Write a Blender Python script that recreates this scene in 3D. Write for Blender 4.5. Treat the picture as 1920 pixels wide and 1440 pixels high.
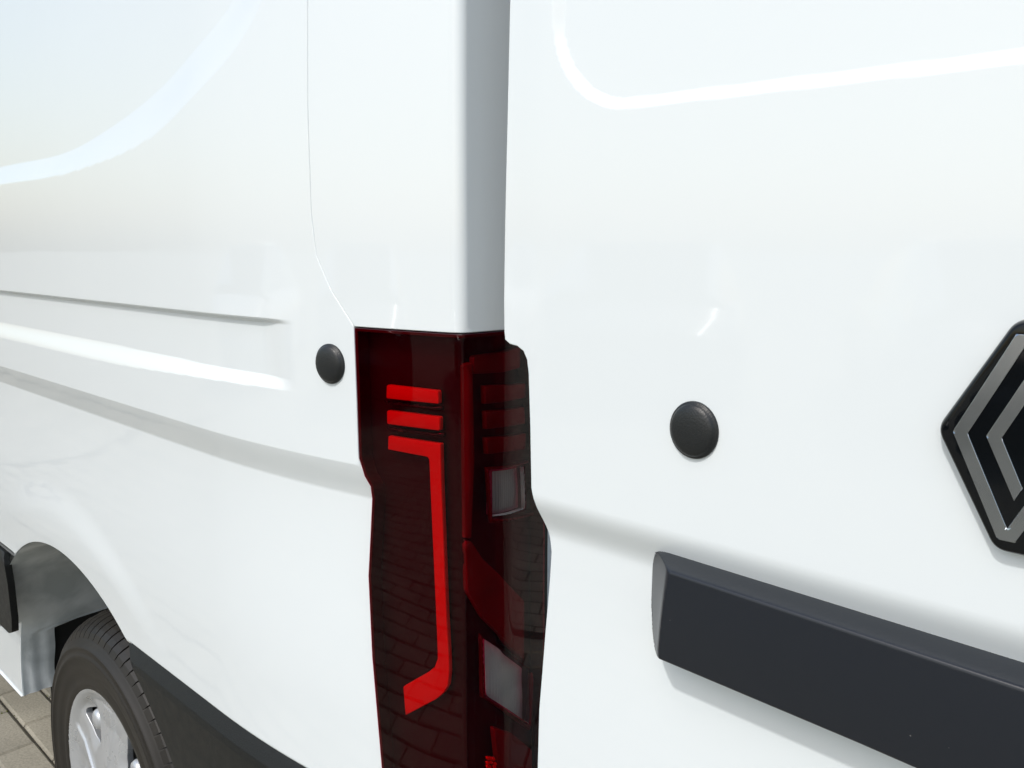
import bpy, math, random
import numpy as np
from mathutils import Vector, Matrix, geometry
R = math.radians
random.seed(4)
for o in list(bpy.data.objects): bpy.data.objects.remove(o)
S = bpy.context.scene
COL = S.collection

# ------------------------------------------------------------------ camera
CAM = np.array([.568, -.47, 1.37]); FPX = 1600.
PITCH = math.atan((720-465)/FPX); YAW = math.atan((960+716)*math.cos(PITCH)/FPX)
FW = np.array([-math.cos(YAW)*math.cos(PITCH), math.sin(YAW)*math.cos(PITCH), -math.sin(PITCH)])
RT = np.array([math.sin(YAW), math.cos(YAW), 0.]); UP = np.cross(RT, FW)
cd = bpy.data.cameras.new('camera'); cam = bpy.data.objects.new('camera', cd); COL.objects.link(cam)
cd.sensor_width = 36; cd.lens = FPX/1920*36; cd.clip_start = .02; cd.clip_end = 1500
m = Matrix(((RT[0], UP[0], -FW[0], CAM[0]), (RT[1], UP[1], -FW[1], CAM[1]), (RT[2], UP[2], -FW[2], CAM[2]), (0, 0, 0, 1)))
cam.matrix_world = m; S.camera = cam
# ------------------------------------------------------------------ sky, sun, exposure
SUN_EL, SUN_FROM = 52., -8.          # elevation; degrees from the side wall's normal towards the van's front
sd = Vector((-math.sin(R(SUN_FROM))*math.cos(R(SUN_EL)), -math.cos(R(SUN_FROM))*math.cos(R(SUN_EL)), math.sin(R(SUN_EL))))
w = bpy.data.worlds.new('World'); S.world = w; w.use_nodes = True
nt = w.node_tree; nt.nodes.clear()
sk = nt.nodes.new('ShaderNodeTexSky'); sk.sky_type = 'NISHITA'; sk.sun_disc = False
sk.sun_elevation = R(SUN_EL); sk.sun_rotation = math.atan2(sd.x, sd.y); sk.dust_density = 3.5; sk.air_density = 1.5; sk.altitude = 200
bg = nt.nodes.new('ShaderNodeBackground'); bg.inputs[1].default_value = .15
ow = nt.nodes.new('ShaderNodeOutputWorld'); nt.links.new(sk.outputs[0], bg.inputs[0]); nt.links.new(bg.outputs[0], ow.inputs[0])
sl = bpy.data.lights.new('sun', 'SUN'); sl.energy = 1.5; sl.angle = R(2.2); sl.color = (1, .985, .96)
so = bpy.data.objects.new('sun', sl); COL.objects.link(so); so.rotation_euler = sd.to_track_quat('Z', 'Y').to_euler(); so.location = sd*8
S.view_settings.view_transform = 'Standard'; S.view_settings.look = 'None'
S.view_settings.exposure = .26; S.view_settings.gamma = 1

# ------------------------------------------------------------------ pixel -> place (reference survey of the flat walls)
def ray(px, py):
    return (px-960)/FPX*RT + (720-py)/FPX*UP + FW
def taper(x):
    return .3*np.maximum(0, np.asarray(x, float)+.42)**2
def at(px, py, Y):
    r = ray(px, py); return CAM + r*((Y-CAM[1])/r[1])
def at_side(px, py, off=0.):
    y = 0.
    for _ in range(20):
        p = at(px, py, y+off); y = float(taper(p[0]))
    return p
def at_rear(px, py, X=0.):
    r = ray(px, py); return CAM + r*((X-CAM[0])/r[0])

# ------------------------------------------------------------------ materials
def mat(name): 
    m = bpy.data.materials.new(name); m.use_nodes = True
    return m, m.node_tree, m.node_tree.nodes['Principled BSDF']
def N(nt, t, **k):
    n = nt.nodes.new(t)
    for a, b in k.items():
        if a in n.inputs.keys(): n.inputs[a].default_value = b
        else: setattr(n, a, b)
    return n
def simple(name, col, rough, metal=0., coat=0., spec=.5, nscale=None, namp=.15, bump=0., bscale=400.):
    m, t, p = mat(name)
    p.inputs['Base Color'].default_value = (*col, 1); p.inputs['Roughness'].default_value = rough
    p.inputs['Metallic'].default_value = metal; p.inputs['Coat Weight'].default_value = coat
    p.inputs['Coat Roughness'].default_value = .03; p.inputs['Specular IOR Level'].default_value = spec
    tc = N(t, 'ShaderNodeTexCoord')
    if nscale:
        n = N(t, 'ShaderNodeTexNoise', Scale=nscale, Detail=6.); t.links.new(tc.outputs['Object'], n.inputs['Vector'])
        mx = N(t, 'ShaderNodeMix', data_type='RGBA')
        mx.inputs['A'].default_value = (*[c*(1-namp) for c in col], 1); mx.inputs['B'].default_value = (*[min(1, c*(1+namp)) for c in col], 1)
        t.links.new(n.outputs['Fac'], mx.inputs['Factor']); t.links.new(mx.outputs['Result'], p.inputs['Base Color'])
        mr = N(t, 'ShaderNodeMapRange'); mr.inputs['To Min'].default_value = rough*.8; mr.inputs['To Max'].default_value = min(1, rough*1.25)
        t.links.new(n.outputs['Fac'], mr.inputs['Value']); t.links.new(mr.outputs['Result'], p.inputs['Roughness'])
    if bump:
        b = N(t, 'ShaderNodeTexNoise', Scale=bscale, Detail=3.); t.links.new(tc.outputs['Object'], b.inputs['Vector'])
        bb = N(t, 'ShaderNodeBump', Strength=bump, Distance=.0006); t.links.new(b.outputs['Fac'], bb.inputs['Height']); t.links.new(bb.outputs['Normal'], p.inputs['Normal'])
    return m
def paint_mat():
    m, t, p = mat('white_paint')
    tc = N(t, 'ShaderNodeTexCoord')
    n = N(t, 'ShaderNodeTexNoise', Scale=2.2, Detail=3.); t.links.new(tc.outputs['Object'], n.inputs['Vector'])
    mx = N(t, 'ShaderNodeMix', data_type='RGBA'); mx.inputs['A'].default_value = (.74, .792, .812, 1); mx.inputs['B'].default_value = (.755, .805, .826, 1)
    t.links.new(n.outputs['Fac'], mx.inputs['Factor']); t.links.new(mx.outputs['Result'], p.inputs['Base Color'])
    p.inputs['Roughness'].default_value = .35; p.inputs['Coat Weight'].default_value = 1.; p.inputs['Coat Roughness'].default_value = .025
    p.inputs['Specular IOR Level'].default_value = .3
    o = N(t, 'ShaderNodeTexNoise', Scale=9., Detail=2.); t.links.new(tc.outputs['Object'], o.inputs['Vector'])   # faint waviness of pressed steel
    b = N(t, 'ShaderNodeBump', Strength=.25, Distance=.0012); t.links.new(o.outputs['Fac'], b.inputs['Height'])
    t.links.new(b.outputs['Normal'], p.inputs['Coat Normal'])
    return m
def lens_mat(name, tint, rough=.02):
    m, t, p = mat(name); t.nodes.remove(p)
    out = [n for n in t.nodes if n.type == 'OUTPUT_MATERIAL'][0]
    tr = N(t, 'ShaderNodeBsdfTransparent'); tr.inputs[0].default_value = (*tint, 1)
    gl = N(t, 'ShaderNodeBsdfGlossy', Roughness=rough); fr = N(t, 'ShaderNodeFresnel'); mx = N(t, 'ShaderNodeMixShader')
    ge = N(t, 'ShaderNodeNewGeometry'); io = N(t, 'ShaderNodeMapRange'); io.inputs['To Min'].default_value = 1.31; io.inputs['To Max'].default_value = 1/1.31   # same air-side reflectance from both faces of the thin shell
    t.links.new(ge.outputs['Backfacing'], io.inputs['Value']); t.links.new(io.outputs[0], fr.inputs['IOR'])
    tc = N(t, 'ShaderNodeTexCoord'); no = N(t, 'ShaderNodeTexNoise', Scale=7., Detail=1.); t.links.new(tc.outputs['Object'], no.inputs['Vector'])
    b = N(t, 'ShaderNodeBump', Strength=.2, Distance=.003); t.links.new(no.outputs['Fac'], b.inputs['Height']); t.links.new(b.outputs['Normal'], gl.inputs['Normal'])
    t.links.new(fr.outputs[0], mx.inputs[0]); t.links.new(tr.outputs[0], mx.inputs[1]); t.links.new(gl.outputs[0], mx.inputs[2]); t.links.new(mx.outputs[0], out.inputs[0])
    return m
def paver_mat(name, brick=False):
    m, t, p = mat(name)
    tc = N(t, 'ShaderNodeTexCoord'); geo = N(t, 'ShaderNodeNewGeometry')
    n1 = N(t, 'ShaderNodeTexNoise', Scale=3., Detail=5.); n2 = N(t, 'ShaderNodeTexNoise', Scale=160., Detail=4.); v = N(t, 'ShaderNodeTexVoronoi', Scale=90.)
    for n in (n1, n2, v): t.links.new(geo.outputs['Position'], n.inputs['Vector'])
    r = N(t, 'ShaderNodeValToRGB'); r.color_ramp.elements[0].color = (.235, .22, .175, 1); r.color_ramp.elements[1].color = (.36, .335, .27, 1)
    r.color_ramp.elements[0].position = .3; r.color_ramp.elements[1].position = .7
    t.links.new(n1.outputs['Fac'], r.inputs[0])
    mx = N(t, 'ShaderNodeMix', data_type='RGBA', blend_type='MULTIPLY'); mx.inputs['Factor'].default_value = .6
    r2 = N(t, 'ShaderNodeValToRGB'); r2.color_ramp.elements[0].position = .3; r2.color_ramp.elements[0].color = (.55, .55, .55, 1); r2.color_ramp.elements[1].position = .62
    t.links.new(n2.outputs['Fac'], r2.inputs[0]); t.links.new(r.outputs[0], mx.inputs['A']); t.links.new(r2.outputs[0], mx.inputs['B'])
    oi = N(t, 'ShaderNodeObjectInfo'); hv = N(t, 'ShaderNodeHueSaturation'); mr = N(t, 'ShaderNodeMapRange'); mr.inputs['To Min'].default_value = .88; mr.inputs['To Max'].default_value = 1.12
    t.links.new(oi.outputs['Random'], mr.inputs['Value']); t.links.new(mr.outputs[0], hv.inputs['Value']); t.links.new(mx.outputs['Result'], hv.inputs['Color'])
    last = hv.outputs[0]
    if brick:
        b = N(t, 'ShaderNodeTexBrick', Scale=1.); b.inputs['Brick Width'].default_value = .24; b.inputs['Row Height'].default_value = .108; b.inputs['Mortar Size'].default_value = .004
        b.inputs['Color1'].default_value = (1, 1, 1, 1); b.inputs['Color2'].default_value = (.86, .86, .86, 1); b.inputs['Mortar'].default_value = (.25, .25, .22, 1)
        t.links.new(geo.outputs['Position'], b.inputs['Vector'])
        m2 = N(t, 'ShaderNodeMix', data_type='RGBA', blend_type='MULTIPLY'); m2.inputs['Factor'].default_value = 1.
        t.links.new(last, m2.inputs['A']); t.links.new(b.outputs['Color'], m2.inputs['B']); last = m2.outputs['Result']
    t.links.new(last, p.inputs['Base Color']); p.inputs['Roughness'].default_value = .9
    bb = N(t, 'ShaderNodeBump', Strength=.5, Distance=.002); t.links.new(n2.outputs['Fac'], bb.inputs['Height']); t.links.new(bb.outputs['Normal'], p.inputs['Normal'])
    return m
def liner_mat():
    m, t, p = mat('dusty_inner_paint')
    tc = N(t, 'ShaderNodeTexCoord'); n = N(t, 'ShaderNodeTexNoise', Scale=10., Detail=6., Distortion=.5); t.links.new(tc.outputs['Object'], n.inputs['Vector'])
    r = N(t, 'ShaderNodeValToRGB'); r.color_ramp.elements[0].position = .36; r.color_ramp.elements[0].color = (.54, .585, .60, 1)
    r.color_ramp.elements[1].position = .6; r.color_ramp.elements[1].color = (.80, .84, .86, 1)
    t.links.new(n.outputs['Fac'], r.inputs[0]); t.links.new(r.outputs[0], p.inputs['Base Color']); p.inputs['Roughness'].default_value = .9
    b = N(t, 'ShaderNodeBump', Strength=.35, Distance=.006); t.links.new(n.outputs['Fac'], b.inputs['Height']); t.links.new(b.outputs['Normal'], p.inputs['Normal'])
    return m
def trim_mat():
    m, t, p = mat('satin_black_plastic')
    tc = N(t, 'ShaderNodeTexCoord'); v = N(t, 'ShaderNodeTexVoronoi', Scale=110.); t.links.new(tc.outputs['Object'], v.inputs['Vector'])
    r = N(t, 'ShaderNodeValToRGB'); r.color_ramp.elements[0].position = .035; r.color_ramp.elements[0].color = (.16, .16, .155, 1); r.color_ramp.elements[1].position = .06; r.color_ramp.elements[1].color = (.010, .013, .019, 1)
    n = N(t, 'ShaderNodeTexNoise', Scale=14.); t.links.new(tc.outputs['Object'], n.inputs['Vector'])
    gt = N(t, 'ShaderNodeMath', operation='GREATER_THAN'); gt.inputs[1].default_value = .53; t.links.new(n.outputs['Fac'], gt.inputs[0])
    mx = N(t, 'ShaderNodeMix', data_type='RGBA'); mx.inputs['A'].default_value = (.010, .013, .019, 1); t.links.new(gt.outputs[0], mx.inputs['Factor']); t.links.new(r.outputs[0], mx.inputs['B']); t.links.new(v.outputs['Distance'], r.inputs[0])
    t.links.new(mx.outputs['Result'], p.inputs['Base Color']); p.inputs['Roughness'].default_value = .31; p.inputs['Specular IOR Level'].default_value = .55
    b = N(t, 'ShaderNodeTexNoise', Scale=900.); t.links.new(tc.outputs['Object'], b.inputs['Vector']); bb = N(t, 'ShaderNodeBump', Strength=.12, Distance=.0003)
    t.links.new(b.outputs['Fac'], bb.inputs['Height']); t.links.new(bb.outputs['Normal'], p.inputs['Normal'])
    return m
def tyre_mat():
    m, t, p = mat('tyre_rubber')
    tc = N(t, 'ShaderNodeTexCoord'); n = N(t, 'ShaderNodeTexNoise', Scale=12., Detail=6.); t.links.new(tc.outputs['Object'], n.inputs['Vector'])
    mx = N(t, 'ShaderNodeMix', data_type='RGBA'); mx.inputs['A'].default_value = (.006, .0055, .005, 1); mx.inputs['B'].default_value = (.020, .016, .011, 1)
    t.links.new(n.outputs['Fac'], mx.inputs['Factor']); t.links.new(mx.outputs['Result'], p.inputs['Base Color']); p.inputs['Roughness'].default_value = .5
    return m
M = dict(paint=paint_mat(), lens=lens_mat('smoked_red_lens', (.82, .06, .16)), clear=lens_mat('clear_lens', (.80, .78, .78), .03),
    bar=simple('red_light_bar', (.56, .006, .003), .45, nscale=30, namp=.04), dimred=simple('red_reflector_glow', (.085, .0015, .010), .3, nscale=16, namp=.6),
    darkred=simple('shaded_rear_red', (.06, .003, .007), .3, nscale=60, namp=.3), rim=simple('red_lens_edge', (.035, .0015, .006), .3, coat=.3, nscale=40, namp=.3),
    housing=simple('lamp_housing', (.004, .0012, .003), .55, nscale=9, namp=.5), silverd=simple('lamp_reflector', (.25, .235, .24), .35, metal=.5, nscale=25, namp=.2),
    silverw=simple('white_lamp_reflector', (.44, .45, .445), .35, metal=.4, nscale=35, namp=.22), rubber=simple('black_rubber', (.014, .016, .017), .38, spec=.45, bump=.4, bscale=700), clad=simple('grey_cladding_plastic', (.008, .009, .009), .45, spec=.34, nscale=60, namp=.12, bump=.5, bscale=500),
    trim=trim_mat(), gloss=simple('gloss_black', (.004, .005, .006), .05, spec=.35, nscale=4, namp=.2), silver=simple('satin_silver', (.52, .555, .58), .22, metal=1., nscale=30, namp=.05),
    cover=simple('silver_wheel_paint', (.52, .54, .56), .28, metal=.45, coat=.6, nscale=25, namp=.06), black=simple('dark_underbody', (.008, .009, .009), .8, nscale=10, namp=.4),
    liner=liner_mat(), tyre=tyre_mat(), seal=simple('seal_rubber', (.01, .01, .011), .6, nscale=30, namp=.2), glassy=simple('dark_window_glass', (.01, .012, .014), .04, coat=1., nscale=3, namp=.1),
    paver=paver_mat('paving_stone'), paverfar=paver_mat('paving_far', True), sand=simple('joint_sand', (.05, .046, .036), .95, nscale=80, namp=.5),
    moss=simple('moss_green', (.10, .115, .022), .9, nscale=200, namp=.5), inner=simple('grey_inner_panel', (.36, .38, .39), .5, nscale=5, namp=.1),
    steel=simple('dark_steel', (.12, .12, .12), .4, metal=.8, nscale=30, namp=.3))

# ------------------------------------------------------------------ object helpers
def link(name, me, m, parent=None, label=None, kind=None):
    o = bpy.data.objects.new(name, me); COL.objects.link(o)
    if m: me.materials.append(m)
    if parent: o.parent = parent
    if label: o['label'] = label
    if kind: o['kind'] = kind
    return o
def raw(name, V, F, m, parent=None, smooth=False, **k):
    me = bpy.data.meshes.new(name); me.from_pydata([tuple(map(float, v)) for v in V], [], F); me.update()
    if smooth: me.polygons.foreach_set('use_smooth', [True]*len(me.polygons))
    return link(name, me, m, parent, **k)
def resample(P, s, closed=True):
    P = np.asarray(P, float); out = []
    n = len(P) if closed else len(P)-1
    for i in range(n):
        a, b = P[i], P[(i+1) % len(P)]; k = max(1, int(math.ceil(np.linalg.norm(b-a)/s)))
        for j in range(k): out.append(a+(b-a)*j/k)
    if not closed: out.append(P[-1])
    return np.array(out)
def rounded(P, r, n=6):
    P = np.asarray(P, float); L = len(P); out = []
    rr = r if hasattr(r, '__len__') else [r]*L
    for i in range(L):
        a, b, c = P[i-1], P[i], P[(i+1) % L]; u = a-b; v = c-b; lu, lv = np.linalg.norm(u), np.linalg.norm(v)
        d = min(rr[i], lu*.48, lv*.48)
        if d <= 0: out.append(b); continue
        p0 = b+u/lu*d; p1 = b+v/lv*d
        for k in range(n+1):
            t = k/n; out.append((1-t)**2*p0+2*t*(1-t)*b+t*t*p1)
    return np.array(out)
def segdist(Q, P, closed=True):
    A = P; B = np.roll(P, -1, 0)
    if not closed: A, B = P[:-1], P[1:]
    best = np.full(len(Q), 1e9)
    for a, b in zip(A, B):
        ab = b-a; L = ab@ab
        if L < 1e-14: continue
        t = np.clip(((Q-a)@ab)/L, 0, 1); best = np.minimum(best, np.linalg.norm(Q-a-t[:, None]*ab, axis=1))
    return best
def inside(Q, P):
    r = np.zeros(len(Q), bool); x, y = Q[:, 0], Q[:, 1]
    for a, b in zip(P, np.roll(P, -1, 0)):
        if a[1] == b[1]: continue
        c = ((a[1] > y) != (b[1] > y)) & (x < (b[0]-a[0])*(y-a[1])/(b[1]-a[1])+a[0]); r ^= c
    return r
def sst(a, b, v):
    t = np.clip((v-a)/(b-a), 0, 1); return t*t*(3-2*t)
def panel(name, outline, fn, m, parent=None, xs=None, zs=None, s=.02, holes=(), depth=.01, edge=.0012, extra=None, drop=None, dm=None, **k):
    """sheet over (a,z) bounded by outline, mapped by fn(a,z)->(x,y,z) arrays, with a folded edge running 'depth' inwards"""
    loops = [resample(outline, s)] + [resample(h, s) for h in holes]
    lo, hi = loops[0].min(0), loops[0].max(0)
    if xs is None: xs = np.arange(lo[0], hi[0], s)
    if zs is None: zs = np.arange(lo[1], hi[1], s)
    G = np.stack(np.meshgrid(xs, zs), -1).reshape(-1, 2)
    ok = inside(G, loops[0])
    for h in loops[1:]: ok &= ~inside(G, h)
    G = G[ok]
    dmin = min(s, float(np.median(np.diff(xs))) if len(xs) > 1 else s, float(np.median(np.diff(zs))) if len(zs) > 1 else s)*.45
    if dm: dmin = dm
    for l in loops:
        if len(G): G = G[segdist(G, l) > dmin]
    if extra is not None:
        ex = extra[inside(extra, loops[0])]; ex = ex[segdist(ex, loops[0]) > .004]; G = np.concatenate([G[~drop(G)], ex])
    pts = [tuple(p) for l in loops for p in l]; edges = []; o = 0
    for l in loops:
        n = len(l); edges += [(o+i, o+(i+1) % n) for i in range(n)]; o += n
    nb = o; pts += [tuple(p) for p in G]
    vs, _, fs, ov, _, _ = geometry.delaunay_2d_cdt([Vector(p) for p in pts], edges, [], 0, 1e-7)
    V2 = np.array([tuple(v) for v in vs]); F = np.array([list(f) for f in fs])
    c = V2[F].mean(1); ok = inside(c, loops[0])
    for h in loops[1:]: ok &= ~inside(c, h)
    F = F[ok]
    def P3(q): return np.stack(fn(q[:, 0], q[:, 1]), -1)
    e = 2e-4
    def NRM(q):
        du = P3(q+[e, 0])-P3(q-[e, 0]); dv = P3(q+[0, e])-P3(q-[0, e]); n = np.cross(du, dv); return n/np.maximum(np.linalg.norm(n, axis=1), 1e-12)[:, None]
    X = P3(V2); n3 = NRM(V2)
    # winding: make faces agree with normals
    fn3 = np.cross(X[F[:, 1]]-X[F[:, 0]], X[F[:, 2]]-X[F[:, 0]]); flip = (fn3*n3[F[:, 0]]).sum(1) < 0
    F[flip] = F[flip][:, ::-1]
    verts = list(X); nor = list(n3); faces = [tuple(map(int, f)) for f in F]
    if depth:
        for li, l in enumerate(loops):
            A = P3(l); nn = NRM(l); n = len(l)
            t = np.roll(A, -1, 0)-np.roll(A, 1, 0); side = np.cross(t, nn); side /= np.maximum(np.linalg.norm(side, axis=1), 1e-12)[:, None]
            area = 0.5*np.sum(l[:, 0]*np.roll(l[:, 1], -1)-np.roll(l[:, 0], -1)*l[:, 1])
            sgn = 1 if area > 0 else -1
            if li: sgn = -sgn
            out = side*sgn
            # decide outward robustly
            b = len(verts)
            r1 = A; r2 = A+out*edge*.7-nn*edge*.3; r3 = A+out*edge-nn*edge; r4 = r3-nn*depth
            n2 = out*.7+nn*.7
            for rr, nv in ((r1, nn), (r2, n2), (r3, out), (r4, out)):
                verts += list(rr); nor += list(nv/np.linalg.norm(nv, axis=1)[:, None])
            for ring in range(3):
                for i in range(n):
                    j = (i+1) % n; q = (b+ring*n+i, b+ring*n+j, b+(ring+1)*n+j, b+(ring+1)*n+i)
                    faces.append(q)
    me = bpy.data.meshes.new(name); me.from_pydata([tuple(map(float, v)) for v in verts], [], faces); me.update()
    # fix skirt winding
    VV = np.array(verts); NN = np.array(nor)
    if depth:
        import bmesh
        bm = bmesh.new(); bm.from_mesh(me); bm.verts.ensure_lookup_table()
        for f in bm.faces:
            nm = Vector(NN[[v.index for v in f.verts]].mean(0))
            if f.normal.dot(nm) < 0: f.normal_flip()
        bm.to_mesh(me); bm.free()
    me.polygons.foreach_set('use_smooth', [True]*len(me.polygons))
    me.normals_split_custom_set_from_vertices([tuple(map(float, v)) for v in NN])
    return link(name, me, m, parent, **k)
def pillow(name, outline, frame, t, bev, m, parent=None, s=.006, lift=0., prof=None, flat=None, **k):
    """solid plate: outline in the (a,z) plane of frame(a,z)->(P, n); rises t over a bevel of width bev"""
    O = np.asarray(outline, float)
    def fn(a, z):
        q = np.stack([a, z], -1); d = segdist(q, Osub)*np.where(inside(q, Osub), 1, -1)
        b = bev(a, z) if callable(bev) else bev
        u = np.clip(d/b, 0, 1); hgt = t*(1-(1-u)**2)**.5 if prof is None else t*prof(u)
        P, n = frame(a, z); P = P+n*(hgt+lift)[:, None]; return P[:, 0], P[:, 1], P[:, 2]
    Osub = O
    # rings of points parallel to the outline keep the bevel crisp
    me = None
    Q = resample(O, s); lo, hi = Q.min(0), Q.max(0)
    G = np.stack(np.meshgrid(np.arange(lo[0], hi[0], s), np.arange(lo[1], hi[1], s)), -1).reshape(-1, 2)
    bb = bev if not callable(bev) else s*1.2
    ctr = Q.mean(0); tt = np.roll(Q, -1, 0)-np.roll(Q, 1, 0); nn = np.stack([-tt[:, 1], tt[:, 0]], -1); nn /= np.linalg.norm(nn, axis=1)[:, None]
    area = 0.5*np.sum(Q[:, 0]*np.roll(Q[:, 1], -1)-np.roll(Q[:, 0], -1)*Q[:, 1])
    if area < 0: nn = -nn
    rings = [Q]
    for f in (.06, .2, .45, .75, 1.02):
        rg = Q+nn*bb*f; ok = inside(rg, O) & (segdist(rg, O) > bb*f*.93); rings.append(rg[ok])
    G = G[inside(G, O)]; G = G[segdist(G, O) > bb*1.02+s*.4]
    pts = np.concatenate(rings+[G]); n = len(Q)
    vs, _, fs, _, _, _ = geometry.delaunay_2d_cdt([Vector(p) for p in pts], [(i, (i+1) % n) for i in range(n)], [], 0, 1e-7)
    V2 = np.array([tuple(v) for v in vs]); F = np.array([list(f) for f in fs]); F = F[inside(V2[F].mean(1), Q)]
    X = np.stack(fn(V2[:, 0], V2[:, 1]), -1)
    Pq, nq = frame(V2[:, 0], V2[:, 1])
    fl = (np.cross(X[F[:, 1]]-X[F[:, 0]], X[F[:, 2]]-X[F[:, 0]])*nq[F[:, 0]]).sum(1) < 0; F[fl] = F[fl][:, ::-1]
    verts = list(X); faces = [tuple(map(int, f)) for f in F]
    A, na = frame(Q[:, 0], Q[:, 1]); b = len(verts); verts += list(A+na*lift); verts += list(A-na*.003)
    for i in range(n):
        j = (i+1) % n; q = (b+i, b+j, b+n+j, b+n+i); faces.append(q if area < 0 else q[::-1])
    o = raw(name, verts, faces, m, parent, smooth=flat is None, **k)
    return o
def lathe(name, prof, n, m, parent, origin, axis='Y', mats=None, **k):
    """prof: (r, h) pairs; turned about axis through origin; h along -Y (outwards)"""
    V = []; F = []; L = len(prof)
    for i in range(n):
        a = 2*math.pi*i/n
        for r, h in prof: V.append((origin[0]+r*math.cos(a), origin[1]-h, origin[2]+r*math.sin(a)))
    for i in range(n):
        for j in range(L-1):
            a, b = i*L+j, ((i+1) % n)*L+j; F.append((a, b, b+1, a+1))
    return raw(name, V, F, m, parent, smooth=True, **k)
def box(name, x0, x1, y0, y1, z0, z1, m, parent=None, **k):
    V = [(x, y, z) for x in (x0, x1) for y in (y0, y1) for z in (z0, z1)]
    F = [(0, 1, 3, 2), (4, 6, 7, 5), (0, 4, 5, 1), (2, 3, 7, 6), (0, 2, 6, 4), (1, 5, 7, 3)]
    return raw(name, V, F, m, parent, **k)

# ------------------------------------------------------------------ ground
def brick_mesh(w, l, h, b=.006):
    V = []; x, y = l/2, w/2
    for (dx, dy, z) in ((0, 0, -h), (0, 0, -b), (b, b, 0)):
        V += [(-x+dx, -y+dy, z), (x-dx, -y+dy, z), (x-dx, y-dy, z), (-x+dx, y-dy, z)]
    F = [(8, 9, 10, 11)]
    for r in (0, 4):
        for i in range(4):
            j = (i+1) % 4; F.append((r+i, r+j, r+4+j, r+4+i))
    return V, F
raw('ground', [(-400, -400, -.02), (400, -400, -.02), (400, 400, -.02), (-400, 400, -.02)], [(0, 1, 2, 3)], M['paverfar'], kind='structure')
PX0, PX1, PY0, PY1 = -6., 4., -6., 2.2
pave = box('pavement', PX0, PX1, PY0, PY1, -.015, -.009, M['sand'], kind='structure')
BL, BW = .24, .108
cells = []
for r in range(int((PY0-.19)/BW)+1, int((PY1-.19)/BW)):
    y = .19+(r+.5)*BW; off = -2.049 if r % 2 == 0 else -1.931
    for k in range(-22, 28):
        x = off+(k+.5)*BL
        if PX0+.13 < x < PX1-.13: cells.append((x, y))
def score(c):
    p = np.array([c[0], c[1], 0])-CAM; z = p@FW
    if z < .1: return 1e3+np.linalg.norm(p)
    u, v = 960+FPX*(p@RT)/z, 720-FPX*(p@UP)/z
    if -70 < u < 330 and 1180 < v < 1540: return np.linalg.norm(p)
    return 100+np.linalg.norm(p)
cells.sort(key=score)
bv, bf = brick_mesh(BW-.006, BL-.006, .02); bme = bpy.data.meshes.new('paving_stone'); bme.from_pydata(bv, [], bf); bme.update(); bme.materials.append(M['paver'])
for i, (x, y) in enumerate(cells[:300]):
    o = bpy.data.objects.new('paving_stone', bme); COL.objects.link(o); o.parent = pave
    o.location = (x, y, random.uniform(-.0015, .0015)); o.rotation_euler = (random.gauss(0, .004), random.gauss(0, .003), random.gauss(0, .004))
V = []; F = []
for (x, y) in cells[300:]:
    b = len(V); dz = random.uniform(-.0015, .0015); V += [(a+x, c+y, d+dz) for a, c, d in bv]; F += [tuple(b+i for i in f) for f in bf]
raw('paving_stones', V, F, M['paver'], pave, kind='stuff')
V = []; F = []                                       # moss tufts in the joints
for k in range(2600):
    c = cells[random.randrange(0, 260)]; e = random.random()
    if random.random() < .5: x, y = c[0]+random.uniform(-.12, .12), c[1]+BW/2+random.gauss(0, .0016)
    else: x, y = c[0]+BL/2+random.gauss(0, .0016), c[1]+random.uniform(-.05, .05)
    if math.sin(x*9.3+y*14.1)+math.sin(x*23+1.7*y) < .9: continue
    r = random.uniform(.0015, .004); a = random.random()*6.28; b = len(V); z = -.004
    for q in range(3): V.append((x+r*math.cos(a+q*2.09), y+r*math.sin(a+q*2.09), z))
    V.append((x+random.gauss(0, .001), y+random.gauss(0, .001), z+random.uniform(.003, .007)))
    F += [(b, b+1, b+3), (b+1, b+2, b+3), (b+2, b, b+3)]
raw('moss', V, F, M['moss'], pave, kind='stuff')

# ------------------------------------------------------------------ the van
van = bpy.data.objects.new('van', None); COL.objects.link(van)
van['label'] = 'white panel van with its left rear door swung open beside a dark red tail lamp'; van['category'] = 'van'
AX, AZ, AR = -.985, .345, .507
side_part = None
REC = np.array([(-3.0, 1.50), (-1.6, 1.510), (-1.103, 1.510), (-.843, 1.510), (-.673, 1.528), (-.514, 1.558), (-.395, 1.596), (-.322, 1.628), (-.278, 1.67), (-.25, 1.74), (-.243, 1.85), (-.243, 2.25)])
def spline(P, n=10):
    P = np.asarray(P, float); Q = np.vstack([2*P[0]-P[1], P, 2*P[-1]-P[-2]]); out = []
    for i in range(1, len(Q)-2):
        p0, p1, p2, p3 = Q[i-1:i+3]
        for k in range(n):
            t = k/n; out.append(.5*((2*p1)+(-p0+p2)*t+(2*p0-5*p1+4*p2-p3)*t*t+(-p0+3*p1-3*p2+p3)*t**3))
    out.append(P[-1]); return np.array(out)
REC = spline(REC, 12)
def rec_dist(x, z):
    q = np.stack([x, z], -1); d = segdist(q, REC, False)
    zi = np.interp(x, REC[:, 0], REC[:, 1]); s = np.where((z > zi) & (x < -.243), 1, -1)
    return d*s
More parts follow.
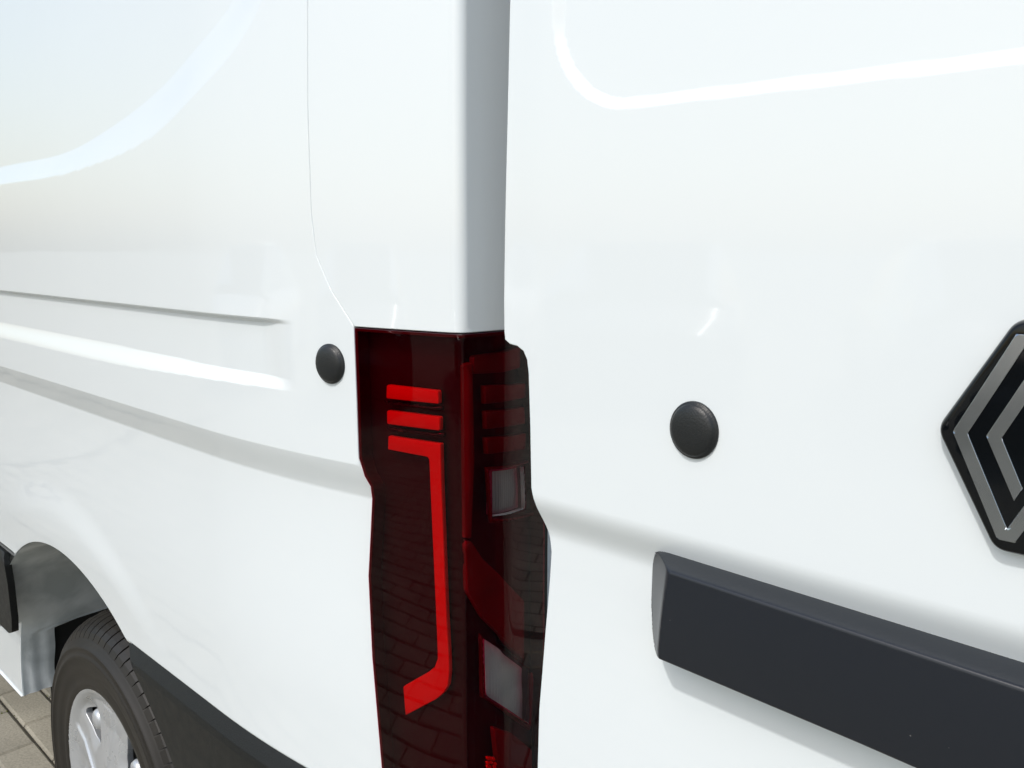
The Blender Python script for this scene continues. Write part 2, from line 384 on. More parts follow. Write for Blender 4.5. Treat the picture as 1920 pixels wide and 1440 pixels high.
def body_inset(x, z):
    x = np.asarray(x, float); z = np.asarray(z, float)
    y = .035*np.maximum(0, z-1.35)**2
    # long pressed channel with a sharp upper lip and a sloping lower shoulder, fading out before the cap
    F = 1-sst(-.285, -.215, x)
    narrow = sst(-.75, -.22, x)
    zb, zt = 1.207+.012*narrow, 1.234-.003*narrow
    ch = np.where(z > 1.25, 1-sst(1.2895, 1.2955, z), np.clip((z-zb)/(zt-zb), 0, 1))
    ch2 = np.where(z > 1.25, ch, sst(0, 1, ch)*.35+ch*.65)
    y = y+.0080*F*ch2
    # undercut below the belt line and a slow return outwards
    soft = sst(-.65, -.15, x)
    top, bot = 1.153, 1.116
    u = np.clip((top-z)/(top-bot), 0, 1); u = u*(1-.2*soft)+sst(0, 1, u)*.2*soft
    # round the foot of the undercut
    f = np.clip((bot+.012-z)/.05, 0, 1)
    y = y+.0125*u
    ret = sst(1.11, .86, z); y = y-.0075*ret
    # wheel-arch flare
    r = np.hypot(x-AX, z-AZ); fl = 1-sst(.560, .625, r); y = y-.0038*fl*sst(.77, .90, z)
    # tuck behind the cladding and in towards the sill
    y = y+.05*sst(.776, .735, z)
    # recessed upper field
    d = rec_dist(x, z); bw = .033+.022*sst(-.85, -.45, x); t = np.clip((d+bw)/bw, 0, 1)
    y = y+.011*(.6*t+.4*sst(0, 1, t))
    return y
def side_fn(x, z):
    return np.asarray(x, float), taper(x)+body_inset(x, z), np.asarray(z, float)
seam = [(-.129, 1.2945), (-.158, 1.328), (-.1775, 1.362), (-.183, 1.404), (-.1835, 1.507), (-.180, 1.606), (-.178, 1.8), (-.178, 2.25)]
lampL = [at_side(*p) for p in ((665, 615), (669, 740), (673, 860), (683, 893), (694, 912), (697, 935), (694, 1000), (690, 1080), (697, 1230), (715, 1440))]
lampL = [(p[0], p[2]) for p in lampL]; lampL[0] = (-.1275, 1.2925)
lampL.append((lampL[-1][0]+.012, .62))
arc = [(AX+AR*math.cos(R(a)), AZ+AR*math.sin(R(a))) for a in np.linspace(178, 12, 90)]
G1 = .0013
out = [(-3.2, 2.25), (-3.2, .362), (-1.49, .362)] + arc + [(arc[-1][0]+.005, .43), (lampL[-1][0]-G1, .43)] + [(x-G1*1.6, z) for x, z in lampL[::-1]] + [(x-G1, z) for x, z in seam]
xs = np.unique(np.round(np.concatenate([np.arange(-3.2, -1.5, .06), np.arange(-1.5, -.35, .007), np.arange(-.35, -.1, .004)]), 4))
zs = np.unique(np.round(np.concatenate([np.arange(.37, 1.10, .012), np.arange(1.10, 1.166, .002), np.arange(1.166, 1.2, .008), np.arange(1.20, 1.24, .0014), np.arange(1.24, 1.285, .008), np.arange(1.285, 1.30, .0012), np.arange(1.30, 1.45, .012), np.arange(1.45, 1.7, .01), np.arange(1.7, 2.25, .03)]), 4))
rt = np.gradient(REC, axis=0); rn = np.stack([-rt[:, 1], rt[:, 0]], -1)/np.linalg.norm(rt, axis=1)[:, None]
rs = resample(REC, .006, False); rnx = np.stack([np.interp(np.arange(len(rs)), np.linspace(0, len(rs)-1, len(rn)), rn[:, q]) for q in (0, 1)], -1)
rt = np.gradient(rs, axis=0); rnx = np.stack([-rt[:, 1], rt[:, 0]], -1); rnx /= np.linalg.norm(rnx, axis=1)[:, None]
rings = []
for q in np.concatenate([[.004, .0015, 0], -np.linspace(.0015, .062, 22)]):
    g = rs+rnx*q; g = g[(g[:, 0] > -1.6) & (g[:, 1] < 1.9)]; dd = rec_dist(g[:, 0], g[:, 1]); rings.append(g[np.abs(dd-q) < .0009])
rings = np.concatenate(rings)
band = lambda G: (rec_dist(G[:, 0], G[:, 1]) > -.064) & (rec_dist(G[:, 0], G[:, 1]) < .006) & (G[:, 0] > -1.6) & (G[:, 1] < 1.9)
body = panel('side_panel', out, side_fn, M['paint'], van, xs=xs, zs=zs, s=.010, depth=.007, extra=rings, drop=band)
# rear corner panel: side face, rounded corner, rear face
RAD = .012; Y0 = float(taper(0.))
def softp(v, k=.005): return .5*(v+np.sqrt(v*v+k*k))
def corner_fn(rad, dy=0., facet=False):
    L = rad*math.pi/2
    def fn(s, z):
        s = np.asarray(s, float); z = np.asarray(z, float)
        a = np.clip(s/rad, 0, math.pi/2)                     # s in [0, L]: the arc
        x = np.where(s < 0, s-rad, -rad+rad*np.sin(a)); y = np.where(s < 0, taper(np.minimum(s-rad, 0)), float(taper(-rad))+rad*(1-np.cos(a)))
        e = np.maximum(0, s-L); y = y+e
        if facet: x = x+.087*e-.38*softp(y-.108)
        else: x = x+.087*e
        y = y+dy+.035*np.maximum(0, z-1.35)**2*(s < 1)
        return x, y, z
    return fn
cf = corner_fn(RAD)
sx = lambda x, rad=RAD: x+rad
cout = [(sx(x)+G1, z) for x, z in seam]; cout[0] = (sx(-.127), 1.2945)
cout = cout + [(.15, 2.25), (.15, 1.2945)]
xs = np.unique(np.round(np.concatenate([np.arange(-.2, -.01, .012), np.linspace(-.004, RAD*1.6+.004, 16), np.arange(.02, .15, .012)]), 5))
panel('corner_panel', cout, cf, M['paint'], van, xs=xs, zs=np.arange(1.3, 2.25, .03), s=.012, depth=.012)
# jamb behind the lamp and door gap
box('door_jamb', -.07, -.045, .075, .32, .55, 2.25, M['paint'], van)
box('door_seal', -.044, -.030, .185, .205, .55, 2.2, M['seal'], van)
box('lamp_gap', -.16, -.03, .075, .15, .60, 1.285, M['black'], van)
# ------------------------------------------------------------------ tail lamp
lamp = bpy.data.objects.new('tail_lamp', None); COL.objects.link(lamp); lamp.parent = van; lamp['label'] = 'dark smoked red tail lamp with bright red bars'
LR = .0035; lf = corner_fn(LR, 0., True)
def lamp_fn(inset):
    def fn(s, z):
        s = np.asarray(s, float); x, y, z = lf(s, z)
        e = 2e-4; x2, y2, _ = lf(s+e, z); x1, y1, _ = lf(s-e, z)
        tx, ty = x2-x1, y2-y1; n = np.hypot(tx, ty); x, y = x-inset*ty/n*1., y+inset*tx/n
        if inset > .003:                                  # inner layers turn the corner without folding over
            La = LR*math.pi/2; yb_ = float(taper(-LR))+LR
            x = np.where(s < La+inset, np.minimum(x, -inset+.001), x); y = np.where(s > -inset, np.maximum(y, yb_+inset-LR), y)
        return x, y, z
    return fn
def s_side(px, py, off=0.):
    p = at_side(px, py, off); return (p[0]+LR, p[2])
def s_rear(px, py, depth=0.):
    # ray against the (faceted) rear face
    best = None
    r = ray(px, py)
    x = -depth
    for _ in range(25):
        p = CAM+r*((x-CAM[0])/r[0]); x = -depth+.087*(p[1]-.055)-.38*float(softp(p[1]-.108))
    base = float(taper(-LR))+LR
    return (LR*math.pi/2+(p[1]-base), p[2])
ZB = .62
topz = 1.2918
lens_out = [(x+LR+.0006, z) for x, z in lampL]; lens_out[0] = (lens_out[0][0], topz)
rr = [s_rear(1022, y)[0] for y in (990,)][0]
rear_edge = [(rr+.004, ZB), (rr+.004, .8), (rr, 1.0), (rr, 1.16), (rr-.03, 1.25), (rr-.035, topz)]
lens_poly = lens_out + rear_edge
W1 = [s_rear(*p) for p in ((922.5, 884), (983.5, 873), (986.5, 954.2), (923.3, 969))]
W2 = [s_rear(*p) for p in ((908.3, 1197.2), (992.5, 1256.3), (993.6, 1358), (910.5, 1303.3))]
W1 = rounded(W1, .0012, 3); W2 = rounded(W2, [.003, .002, .003, .006], 4)
xsl = np.unique(np.round(np.concatenate([np.arange(-.13, -.006, .008), np.linspace(-.003, LR*1.6+.003, 12), np.arange(.012, .14, .006)]), 5))
zsl = np.arange(ZB, topz, .02)
panel('lens', lens_poly, lamp_fn(0.), M['lens'], lamp, xs=xsl, zs=zsl, s=.008, holes=[W1, W2], depth=.0, label='smoked red outer lens')
for W in (W1, W2):
    panel('clear_window', W, lamp_fn(.0004), M['clear'], lamp, s=.006, depth=.0)
def shrink(P, d):
    P = np.asarray(P, float); Q = []
    n = len(P)
    for i in range(n):
        a, b, c = P[i-1], P[i], P[(i+1) % n]
        def nr(u): v = np.array([-u[1], u[0]]); return v/max(np.linalg.norm(v), 1e-9)
        nn = nr(b-a)+nr(c-b); nn /= np.linalg.norm(nn); k = max(.5, nn@nr(b-a)); Q.append(b+nn*d/k)
    return np.array(Q)
ar = lambda P: .5*np.sum(P[:, 0]*np.roll(P[:, 1], -1)-np.roll(P[:, 0], -1)*P[:, 1])
LP = resample(lens_poly, .012)
sg = 1 if ar(LP) > 0 else -1
# coloured rim just behind the lens edge
panel('lens_edge', LP, lamp_fn(.0006), M['rim'], lamp, s=.010, holes=[shrink(LP, sg*.0022)], depth=.022, edge=.0006)
# housing floor, deeper
def house_fn(s, z):
    x, y, z = lamp_fn(.016)(s, z); return x, y, z
panel('housing', shrink(LP, sg*.0005), house_fn, M['housing'], lamp, xs=xsl, zs=zsl, s=.012, depth=.0)
def frame_side(inset):
    f = lamp_fn(inset)
    def fr(a, z):
        X = np.stack(f(a, z), -1); e = 2e-4
        du = np.stack(f(a+e, z), -1)-np.stack(f(a-e, z), -1); dv = np.stack(f(a, z+e), -1)-np.stack(f(a, z-e), -1); n = np.cross(du, dv); n /= np.linalg.norm(n, axis=1)[:, None]
        return X, n
    return fr
FS = frame_side(.009)
bars = [[(724.9, 721.9), (822.7, 733.3), (823.8, 758.5), (724.2, 748)], [(725.3, 769.8), (826, 782.5), (825.5, 808.8), (725.8, 796)],
        [(728, 818), (827, 832.8), (828.6, 905), (838, 1150), (843, 1240), (843.5, 1262), (841, 1287), (833, 1301), (819, 1313), (760.5, 1343.5), (756, 1289), (800.8, 1263.8), (815, 1252.7), (821, 1236.6), (820, 1200), (816.5, 1121), (805, 862.5), (802, 858), (727.5, 843.8)]]
def inner_fix(P):                                     # behind the lens surface by about 5 mm
    return [s_side(px, py, .006) for px, py in P]
for b in bars:
    q = rounded(inner_fix(b), .0022 if len(b) == 4 else .0012, 3)
    pillow('light_bar', q, FS, .0022, .0008, M['bar'], lamp, s=.006)
    # black bezel groove under each bar
for b in [[(718, 752), (828, 764), (828, 770), (722, 758)], [(722, 800), (832, 814), (831, 821), (724, 806)]]:
    pillow('bar_ledge', inner_fix(b), FS, .0045, .001, M['gloss'], lamp, s=.008)
def rear_plate(name, P, m, depth=.008, t=.003, rad=.001, bev=.001, **k):
    q = [s_rear(px, py, depth-t) for px, py in P]
    return pillow(name, rounded(q, rad, 3) if rad else q, frame_side(depth), t, bev, m, lamp, s=.008, **k)
for P in ([(908, 724), (945, 722), (988, 718), (988, 746), (945, 754), (909, 758)], [(910, 771.6), (945, 769), (985, 762), (988, 794.5), (945, 801), (911, 805.5)], [(911, 822), (945, 819), (988, 811), (988, 842.7), (945, 848), (913.5, 852.5)]):
    rear_plate('rear_bar', P, M['darkred'])  # shade put into the colour: darker red than the sunlit side bars
rear_plate('reflector_panel', [(868, 684), (886, 680), (890, 860), (884, 1010), (872, 1010)], M['dimred'], rad=.002)  # translucent red reflectors, their uneven glow put into the colour
rear_plate('reflector_panel', [(872, 1015), (884, 1015), (905, 1048), (945, 1085), (985, 1125), (985, 1240), (945, 1200), (905, 1160), (876, 1110)], M['dimred'], rad=.003)
rear_plate('reflector_panel', [(925, 1365), (960, 1372), (1000, 1405), (1000, 1500), (940, 1500)], M['dimred'], rad=.003)
rear_plate('reflector_panel', [(887, 668), (945, 660), (978, 648), (978, 690), (945, 698), (887, 702)], M['darkred'], rad=.003)
for P in ([(914.5, 878), (994.5, 864), (994.5, 868), (919, 882), (924.5, 972), (1004, 961.5), (1004, 966), (921.5, 982)], [(903, 1190), (907, 1196), (909.5, 1304), (993, 1360), (998, 1262), (1002, 1262), (997, 1370), (905, 1309)]):
    rear_plate('window_frame', P, M['rim'], depth=.003, t=.002, rad=0)
for P, mm_ in ((W1, M['silverd']), (W2, M['silverw'])):
    def rib(a, z):
        x, y, z = lamp_fn(.009)(a, z); h_ = .00025*np.abs(np.sin(a*math.pi/.0042))+.0004*np.sin(z*160.); return x-h_, y-.0*h_, z
    panel('reflector_bowl', P, rib, mm_, lamp, s=.004, xs=np.arange(.02, .14, .0007), zs=np.arange(.8, 1.2, .004), dm=.0003, depth=0)
for P in ([(982.2, 876), (983.8, 875.6), (986.4, 953), (984.6, 953.6)], [(924.5, 967), (985, 952.2), (985.4, 954.4), (924.8, 968.8)], [(909.2, 1246), (910.6, 1246.5), (912.6, 1302), (911.2, 1303)], [(950, 1331), (992, 1355.5), (992.6, 1357.6), (950, 1333)]):
    rear_plate('window_trim', P, M['silverw'], depth=.0015, t=.0012, rad=0, bev=.0003)
for i in range(9):
    px, py = 914+(i % 3)*7+random.uniform(-2, 2), 1424+(i//3)*7+random.uniform(-2, 2)
    rear_plate('prism', [(px, py), (px+4, py-1), (px+5, py+3), (px+1, py+5)], M['bar'], depth=.004, t=.002, rad=0, bev=.0012)

# ------------------------------------------------------------------ rear door, swung open square to the side
YD = .048
door = bpy.data.objects.new('rear_door', None); COL.objects.link(door); door.parent = van; door['label'] = 'left rear door swung open with badge and dark trim'
def rrdist(x, z, x0, z0, r):          # signed distance into the region x>x0, z>z0 with rounded corner
    cx, cz = x0+r, z0+r; inx = x-x0; inz = z-z0
    return np.where((x < cx) & (z < cz), r-np.hypot(cx-x, cz-z), np.minimum(inx, inz))
def door_fn(x, z):
    x = np.asarray(x, float); z = np.asarray(z, float)
    y = YD+.035*np.maximum(0, z-1.35)**2
    d = rrdist(x, z+.019*(x-.2), .1115, 1.4710, .072)
    u = np.clip((d+.002)/.0085, 0, 1); y = y+.0040*(.7*u+.3*sst(0, 1, u))
    u = sst(0, 1, np.clip((1.163-z)/.040, 0, 1)); y = y+.012*u-.006*sst(1.10, .85, z)
    u = sst(.103, .06, x); y = y+.0015*u
    return x, y, z
def on_door(px, py):
    y = YD
    for _ in range(20):
        p = at(px, py, y); y = float(door_fn(np.array([p[0]]), np.array([p[2]]))[1][0])
    return (p[0], p[2])
DE = [on_door(*p) for p in ((957.5, 0), (953, 200), (948, 420), (946, 560), (946.5, 620), (948, 636), (956, 643), (970, 647), (982, 657), (989, 674), (992, 700), (995, 800), (997, 915), (1001, 935), (1012, 962), (1024, 985), (1032, 1008), (1035, 1035), (1032, 1085), (1024, 1180), (1012, 1330), (1009, 1440))]
xt = DE[0][0]+.006
dout = [(xt, 2.25), (xt-.001, 1.75)] + DE + [(DE[-1][0]+.004, .62), (.80, .62), (.80, 2.25)]
xs = np.unique(np.round(np.concatenate([np.arange(.05, .2, .0025), np.arange(.2, .8, .008)]), 4))
zs = np.unique(np.round(np.concatenate([np.arange(.63, 1.10, .015), np.arange(1.10, 1.175, .004), np.arange(1.175, 1.46, .012), np.arange(1.456, 1.492, .0012), np.arange(1.4925, 1.57, .0025), np.arange(1.58, 2.25, .03)]), 4))
panel('door_skin', dout, door_fn, M['paint'], door, xs=xs, zs=zs, s=.008, depth=.022)
ins = shrink(resample(dout, .03), .012*(1 if ar(resample(dout, .03)) > 0 else -1))
panel('door_inner_panel', ins, lambda x, z: (x, YD+.085+0*x, z), M['inner'], door, s=.05, depth=.06)
DF = lambda dy: (lambda a, z: (np.stack([a, YD+dy+0*a, z], -1), np.tile(np.array([0, -1., 0]), (len(a), 1))))
# trim strip
TX0, TX1, TH, TB = .2045, .2355, .080, .0046                 # built on a straightened strip (a, w), then laid onto its tapering outline
def t_top(a): return np.interp(a, [.20, .47, .76], [1.1440, 1.1385, 1.1318])
def t_bot(a): return np.interp(a, [.20, .226, .383, .76], [1.0672, 1.0668, 1.0630, 1.0480])
trpoly = rounded([(.2055, TH), (TX0, .030), (.2180, 0.), (.757, 0.), (.757, TH)], [.020, .040, .020, .015, .015], 12)
def trim_prof(u): return np.sqrt(np.clip(1-(1-u)**2, 0, 1))
def trim_fn(a, w_):
    w_ = w_/6.
    q = np.stack([a, w_], -1); d = np.maximum(0, segdist(q, trpoly))*inside(q, trpoly)
    e = np.clip((a-TX0)/(TX1-TX0+.10*np.maximum(0, w_-.01)), 0, 1)
    hh = .033*trim_prof(np.clip(d/TB, 0, 1)); he = .033*e+.0002; k = .0045; h0 = np.clip(.5+.5*(he-hh)/k, 0, 1)
    hh = he*(1-h0)+hh*h0-k*h0*(1-h0)                     # softened ridge where the end runs into the front
    return a, YD+.0145-hh-.0026*np.sin(np.pi*np.clip(w_/TH, 0, 1))*np.clip(hh/.033, 0, 1)**4, t_bot(a)+(t_top(a)-t_bot(a))*w_/TH
ed = np.concatenate([[.00015, .0004, .0008, .0013, .0019, .0026, .0034, .0042, .006], np.arange(.0075, TH-.0065, .0013), TH-np.array([.006, .0042, .0034, .0026, .0019, .0013, .0008, .0004, .00015])])
panel('trim_strip', trpoly*np.array([1, 6.]), trim_fn, M['trim'], door, s=.003, xs=np.unique(np.round(np.concatenate([np.arange(.2055, .256, .0011), np.arange(.256, .757, .003)]), 5)), zs=ed*6, dm=.0007, depth=.004, edge=.0004)
# badge
CX, CZ = .460, 1.2685
hexa = [(.4098, CZ), (.4450, CZ-.0645), (2*CX-.4450, CZ-.0645), (2*CX-.4098, CZ), (2*CX-.4450, CZ+.0645), (.4450, CZ+.0645)]
badge_bev = .0035
pillow('badge_plate', rounded(hexa, .007, 6), DF(.001), .010, badge_bev, M['gloss'], door, s=.006)
def stroke(P, wd):
    P = np.asarray(P, float); L = []; Rr = []
    for i in range(len(P)):
        a = P[max(0, i-1)]; b = P[i]; c = P[min(len(P)-1, i+1)]
        def nr(u): v = np.array([-u[1], u[0]]); return v/np.linalg.norm(v)
        if i == 0: n = nr(c-b); k = 1
        elif i == len(P)-1: n = nr(b-a); k = 1
        else: n = nr(b-a)+nr(c-b); n /= np.linalg.norm(n); k = n@nr(c-b)
        L.append(b+n*wd/2/k); Rr.append(b-n*wd/2/k)
    return L, Rr
hx, hz, wst = .0315, .066, .0072
def element(sgn):
    # outer diamond arm with a flat-cut foot, folded round to the short inner arm
    xl = .420; xa = xl+hx; sl = hz/hx; hwid = wst*math.hypot(1, 1/sl)        # horizontal stripe width
    zc = CZ; zf = .0567
    o_top = (xa-(hz-zf)/sl, zc+zf); i_top = (xa-(hz-zf)/sl+hwid, zc+zf)
    o = [o_top, (xl, zc), (xa-(hz-zf)/sl, zc-zf), (xa+(hz-zf)/sl, zc-zf), (xl+2*hx, zc), (xl+2*hx-.0165, zc+.0338), (xl+2*hx-.0201, zc+.0258), (xl+2*hx-hwid, zc), (xa, zc-hz+hwid*sl), (xl+hwid, zc), i_top]
    if sgn < 0: o = [(2*CX-x, 2*CZ-z) for x, z in o]
    return o
for sg2 in (1, -1):
    pillow('badge_stripe', element(sg2), DF(-.0088), .0010, .0004, M['silver'], door, s=.0016, flat=1)
# ------------------------------------------------------------------ blind caps
def cap(name, cx, cz, cy, nrm, parent, r=.0208, asp=1.):
    V = []; F = []; prof = [(1., -.001), (1., .0012), (.985, .0020), (.95, .0023), (.92, .0026), (.885, .0040), (.83, .0050), (.72, .0060), (.5, .0069), (.25, .0074), (0.001, .0075)]
    n = 64; L = len(prof); nv = Vector(nrm).normalized(); u = Vector((0, 0, 1)).cross(nv).normalized(); v = nv.cross(u)
    for i in range(n):
        a = 2*math.pi*i/n
        for q, h in prof: V.append(tuple(Vector((cx, cy, cz))+u*(r*q*math.cos(a)*asp)+v*(r*q*math.sin(a))+nv*h))
    for i in range(n):
        for j in range(L-1):
            a, b = i*L+j, ((i+1) % n)*L+j; F.append((a, b, b+1, a+1))
    return raw(name, V, F, M['rubber'], parent, smooth=True, label=None)
pc = at_side(620, 682); px_, pz_ = pc[0], pc[2]; sl_ = .6*(px_+.42)
cap('rubber_cap', px_, pz_, pc[1]-.0, (sl_*1., -1, 0), body, r=.0205)
pd = at(1302, 806, YD)
cap('rubber_cap', pd[0], pd[2], YD, (0, -1, 0), door, r=.0208, asp=.95)

# ------------------------------------------------------------------ cladding along the lower side
def clad_fn(x, z):
    x = np.asarray(x, float); z = np.asarray(z, float)
    y = taper(x)+np.interp(z, [.40, .56, .575, .745, .753, .772, .780], [.030, .012, .006, -.004, -.003, .008, .014])
    return x, y, z
cr = AR-.001
def arcx(z, s): return AX+s*math.sqrt(cr*cr-(z-AZ)**2)
zz = np.linspace(.43, .777, 26)
co = [(arcx(z, 1), z) for z in zz[::-1]] + [(-.115, .43), (-.115, .765), (-.20, .7745)]
panel('side_cladding', co, clad_fn, M['clad'], van, zs=np.unique(np.concatenate([np.arange(.44, .74, .03), np.arange(.74, .78, .003)])), xs=np.arange(-.7, -.1, .02), s=.01, depth=.02, label='dark grey lower cladding behind the wheel')
zz = np.linspace(.572, .770, 18)
co = [(-3.2, .574), (-1.355, .576), (-1.330, .586), (-1.315, .62), (-1.300, .70), (-1.300, .745), (-1.316, .762), (-3.2, .770)]
panel('side_cladding', co, clad_fn, M['clad'], van, zs=np.unique(np.concatenate([np.arange(.58, .74, .03), np.arange(.74, .78, .003)])), xs=np.arange(-3.2, -1.2, .04), s=.012, depth=.012, label='dark grey lower cladding ahead of the wheel')
# wheel-arch liner
def arch_strip(name, r, y0f, y1f, a0, a1, m, n=170, ny=12, inner=0.):
    V = []; F = []
    for i in range(n+1):
        a = R(a0+(a1-a0)*i/n); y0, y1 = y0f(math.degrees(a)), y1f(math.degrees(a))
        for j in range(ny+1):
            y = y0+(y1-y0)*j/ny; rr_ = r+inner*math.sin(j*1.1+i*.07)*math.cos(i*.05); V.append((AX+rr_*math.cos(a), y, AZ+rr_*math.sin(a)))
    for i in range(n):
        for j in range(ny):
            a, b = i*(ny+1)+j, (i+1)*(ny+1)+j; F.append((a, a+1, b+1, b))
    return raw(name, V, F, m, van, smooth=True)
dep = lambda a: .126+.49*float(sst(160, 157.2, a))+.0015*math.sin(a*.5)
yb = lambda a: .003 if (a > 90 and .556 < AZ+AR*math.sin(R(a)) < .776) else float(taper(AX+AR*math.cos(R(a)))+body_inset(np.array([AX+AR*math.cos(R(a))]), np.array([AZ+AR*math.sin(R(a))]))[0])
arch_strip('arch_lining', AR-.0032, lambda a: yb(a)+.003, dep, 178, 12, M['liner'], inner=.0016)
arch_strip('wheel_house', AR+.010, lambda a: dep(a)-.01, lambda a: .62, 200, -20, M['black'])
raw('wheel_house_wall', [(AX-.6, .62, .2), (AX+.6, .62, .2), (AX+.6, .62, 1.0), (AX-.6, .62, 1.0)], [(0, 1, 2, 3)], M['black'], van)
V = [(-3.2, .045, .362), (-1.4895, .052, .362), (-1.4895, .19, .366), (-3.2, .19, .366)]
raw('sill_underside', V, [(0, 1, 2, 3)], M['paint'], van)
bp = [(-.1135, .034), (-.03, .058), (-.006, .066), (.008, .082), (.014, .11), (.014, 1.90), (-.02, 1.96), (-.1135, 1.97)]      # wraps the rear corner below the lamp
V = [(x, y, z) for z in (.40, .612) for x, y in bp]; n = len(bp)
raw('bumper', V, [(i, (i+1) % n, n+(i+1) % n, n+i) for i in range(n)]+[tuple(range(n))[::-1], tuple(range(n, 2*n))], M['clad'], van)
# shell behind the skin
HH = 2.25; WD = 2.02
box('roof', -3.2, -.01, .11, WD-.10, HH-.02, HH+.12, M['paint'], van)
box('far_side_panel', -3.2, -.01, WD-.02, WD, .40, HH, M['paint'], van)
box('load_floor', -3.2, -.06, .64, WD-.03, .60, .64, M['steel'], van)
box('bulkhead', -3.22, -3.18, .03, WD-.03, .40, HH, M['inner'], van)
raw('inner_side_lining', [(-3.2, .14, .90), (-.07, .14, .90), (-.07, .14, HH-.03), (-3.2, .14, HH-.03)], [(0, 1, 2, 3)], M['inner'], van)
box('closed_rear_door', -.03, .015, 1.04, WD-.02, .62, HH-.03, M['paint'], van)
box('underbody', -3.1, -1.62, .30, WD-.2, .32, .59, M['black'], van)

# ------------------------------------------------------------------ wheel
wheel = bpy.data.objects.new('rear_wheel', None); COL.objects.link(wheel); wheel.parent = van
WC = (AX, .060, .345)
TP = [(.205, -.02), (.207, .002), (.214, .007), (.226, .008), (.236, .006), (.244, .009), (.256, .0115), (.272, .0125), (.274, .0145), (.279, .0145), (.281, .0125), (.290, .0110), (.292, .0125), (.2945, .0122), (.296, .0098), (.305, .0055), (.312, -.001), (.320, -.009), (.327, -.019), (.332, -.030), (.335, -.040), (.338, -.052), (.3395, -.10), (.339, -.15), (.3365, -.17), (.325, -.195), (.28, -.21), (.205, -.20)]
lathe('tyre', TP, 160, M['tyre'], wheel, WC)
V = []; F = []                                        # shoulder tread blocks
nb = 78
RINGS = [[(.3065, .0035), (.3150, -.0035), (.3235, -.0120), (.3305, -.0230), (.3355, -.0350), (.3385, -.0500)], [(.3405, -.056), (.3412, -.088)], [(.3412, -.094), (.3412, -.126)], [(.3405, -.132), (.3385, -.166)]]
for i in range(nb):
    a0 = 2*math.pi*i/nb
    for ri, ring in enumerate(RINGS):
        b = len(V); L = len(ring)
        for q, (r, h) in enumerate(ring):
            da = (h-ring[0][1])*.5; w_ = 2*math.pi/nb*(.90 if q < 2 and ri == 0 else .84)
            for lift_ in (-.005, .0045 if not (ri == 0 and q == 0) else .0):
                for a in (a0, a0+w_):
                    V.append((WC[0]+(r+lift_)*math.cos(a+da), WC[1]-h, WC[2]+(r+lift_)*math.sin(a+da)))
        for q in range(L-1):
            u, v = b+4*q, b+4*q+4
            F += [(u+2, u+3, v+3, v+2), (u, u+2, v+2, v), (u+1, v+1, v+3, u+3)]
        F += [(b, b+1, b+3, b+2), (b+4*L-4, b+4*L-2, b+4*L-1, b+4*L-3)]
raw('tread', V, F, M['tyre'], wheel)
# wheel cover: dished disc with five windows, raised spoke edges
def cov(r): return float(np.interp(r, [0, .03, .05, .09, .15, .19, .205, .213, .219], [.016, .016, .010, .004, -.004, -.004, .004, .006, .0]))
wins = []
for k in range(5):
    c = 125-72*k
    wins.append([(r*math.cos(R(c+d)), r*math.sin(R(c+d))) for r, d in ((.104, 0), (.122, 7.5), (.150, 11), (.181, 13), (.186, 9), (.172, -7), (.146, -11), (.120, -7))])
ringo = [(.219*math.cos(R(a)), .219*math.sin(R(a))) for a in np.linspace(0, 360, 97)[:-1]]
def cov_fn(x, z):
    r = np.hypot(x, z); h = np.interp(r, [0, .03, .05, .09, .15, .19, .205, .213, .2195], [.016, .016, .010, .004, -.004, -.004, .004, .006, .0])
    ang = np.degrees(np.arctan2(z, x)); t = (ang-89+36) % 72-36                       # spoke centre at 89 deg
    h = h+.0045*(1-sst(5, 8, np.abs(t)))*sst(.05, .08, r)*(1-sst(.185, .2, r))-.010*sst(18, 36, np.abs(t))*sst(.09, .12, r)*(1-sst(.175, .2, r))
    return x+WC[0], WC[1]-h, z+WC[2]
panel('wheel_cover', ringo, cov_fn, M['cover'], wheel, holes=[rounded(wn, .006, 3) for wn in wins], s=.003, depth=.012, edge=.0015)
lathe('wheel_rim', [(.0, -.06), (.10, -.06), (.15, -.045), (.19, -.05), (.205, -.02), (.2075, -.004), (.2195, .0045), (.222, .003)], 96, M['steel'], wheel, WC)
for k in range(5):
    a = R(125-72*k+14); lathe('lug_nut', [(.020, -.045), (.020, -.008), (.017, -.002), (.010, .001), (.0, .002)], 20, M['cover'], wheel, (WC[0]+.150*math.cos(a-R(22)), WC[1], WC[2]+.150*math.sin(a-R(22))))

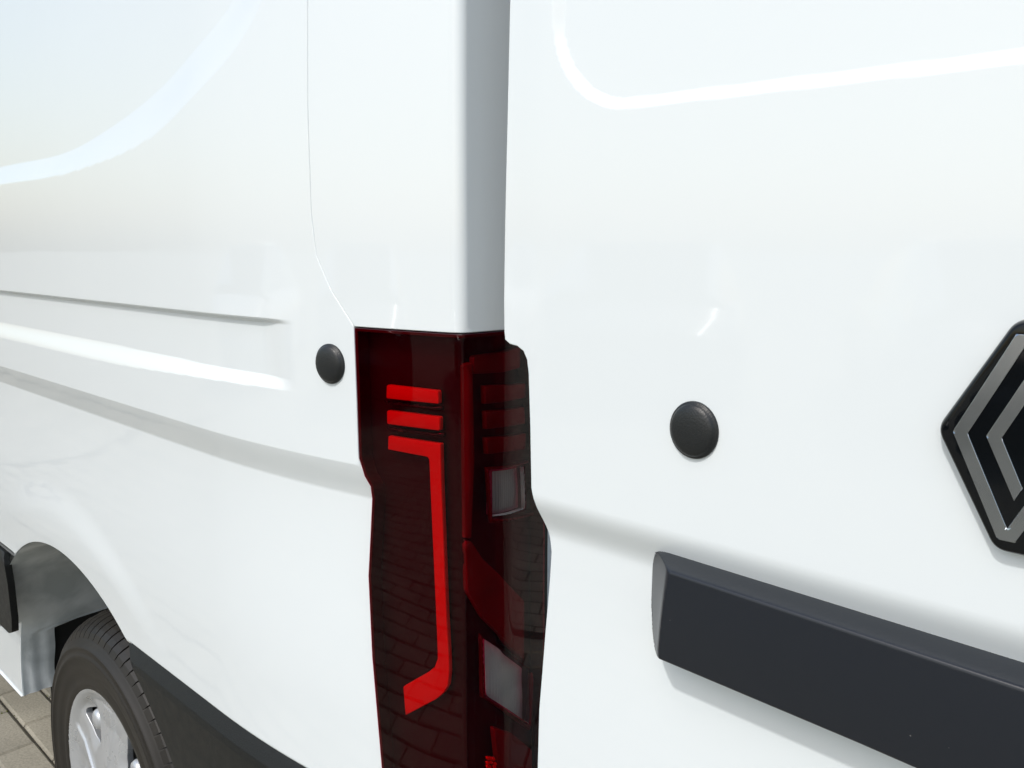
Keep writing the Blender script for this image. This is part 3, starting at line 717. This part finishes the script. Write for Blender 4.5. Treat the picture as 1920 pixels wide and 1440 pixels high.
# ------------------------------------------------------------------ across the yard: parked cars and a low building (seen in the paint and the lamp)
def loft(name, secs, m, parent, smooth=True):
    V = []; F = []; L = len(secs[0])
    for sct in secs: V += sct
    for i in range(len(secs)-1):
        for j in range(L-1):
            a, b = i*L+j, (i+1)*L+j; F.append((a, b, b+1, a+1))
    F.append(tuple(range(L))[::-1]); F.append(tuple(len(V)-L+i for i in range(L)))
    return raw(name, V, F, m, parent, smooth=smooth)
def car(loc, rz, m, label):
    r = bpy.data.objects.new('parked_car', None); COL.objects.link(r); r.location = loc; r.rotation_euler = (0, 0, rz)
    r['label'] = label; r['category'] = 'car'; r['group'] = 'cars parked across the yard'
    st = [(-2.15, .45, .55, .60), (-2.05, .30, .80, .78), (-1.3, .22, .92, .86), (-.6, .20, .95, .88), (.6, .20, .95, .89), (1.5, .22, .95, .88), (2.0, .30, .90, .80), (2.15, .42, .70, .66)]
    loft('body', [[(x, -w_, z0), (x, -w_-.02, (z0+z1)/2), (x, -w_+.04, z1-.03), (x, -w_*.7, z1), (x, w_*.7, z1), (x, w_-.04, z1-.03), (x, w_+.02, (z0+z1)/2), (x, w_, z0), (x, -w_, z0)] for x, z0, z1, w_ in st], m, r)
    cb = [(-1.15, .92, .80, .96), (-.45, .92, .66, 1.38), (.2, .92, .64, 1.45), (1.1, .92, .66, 1.42), (1.85, .92, .72, 1.0)]
    loft('cabin_glass', [[(x, -.84, .90), (x, -w_, z1-.06), (x, -w_+.10, z1), (x, w_-.10, z1), (x, w_, z1-.06), (x, .84, .90)] for x, z0, w_, z1 in cb], M['glassy'], r)
    loft('roof', [[(x, -.60, z-.01), (x, -.55, z+.02), (x, .55, z+.02), (x, .60, z-.01)] for x, z in ((-.5, 1.37), (.2, 1.45), (1.15, 1.42))], m, r)
    for x in (-1.35, 1.35):
        for sy in (-1, 1):
            lathe('wheel', [(0, .01), (.19, .02), (.20, .04), (.31, .03), (.33, -.02), (.33, -.18), (0, -.18)], 28, M['tyre'], r, (x, sy*.72 - (.14 if sy < 0 else -.0), .33))
            lathe('wheel_disc', [(0, .03), (.05, .04), (.18, .03), (.19, .015)], 20, M['cover'], r, (x, sy*.72 - (.15 if sy < 0 else -.0), .33))
M['cargrey'] = simple('grey_car_paint', (.10, .11, .12), .25, metal=.4, coat=1., nscale=5, namp=.05)
M['carwhite'] = simple('white_car_paint', (.72, .73, .73), .3, coat=1., nscale=5, namp=.03)
M['carblue'] = simple('dark_blue_car_paint', (.02, .03, .06), .25, coat=1., nscale=5, namp=.1)
for i, (x, y, a, mm_, lb) in enumerate(((-7.6, -6.2, 62, 'carwhite', 'white hatchback parked farthest along the row across the yard'), (-4.6, -7.0, 62, 'cargrey', 'dark grey hatchback parked between the white and the blue car'), (-1.6, -7.4, 62, 'carblue', 'dark blue hatchback parked between the grey and the near white car'), (1.4, -7.8, 62, 'carwhite', 'white hatchback parked nearest along the row across the yard'))):
    car((x, y, 0), R(a), M[mm_], lb)
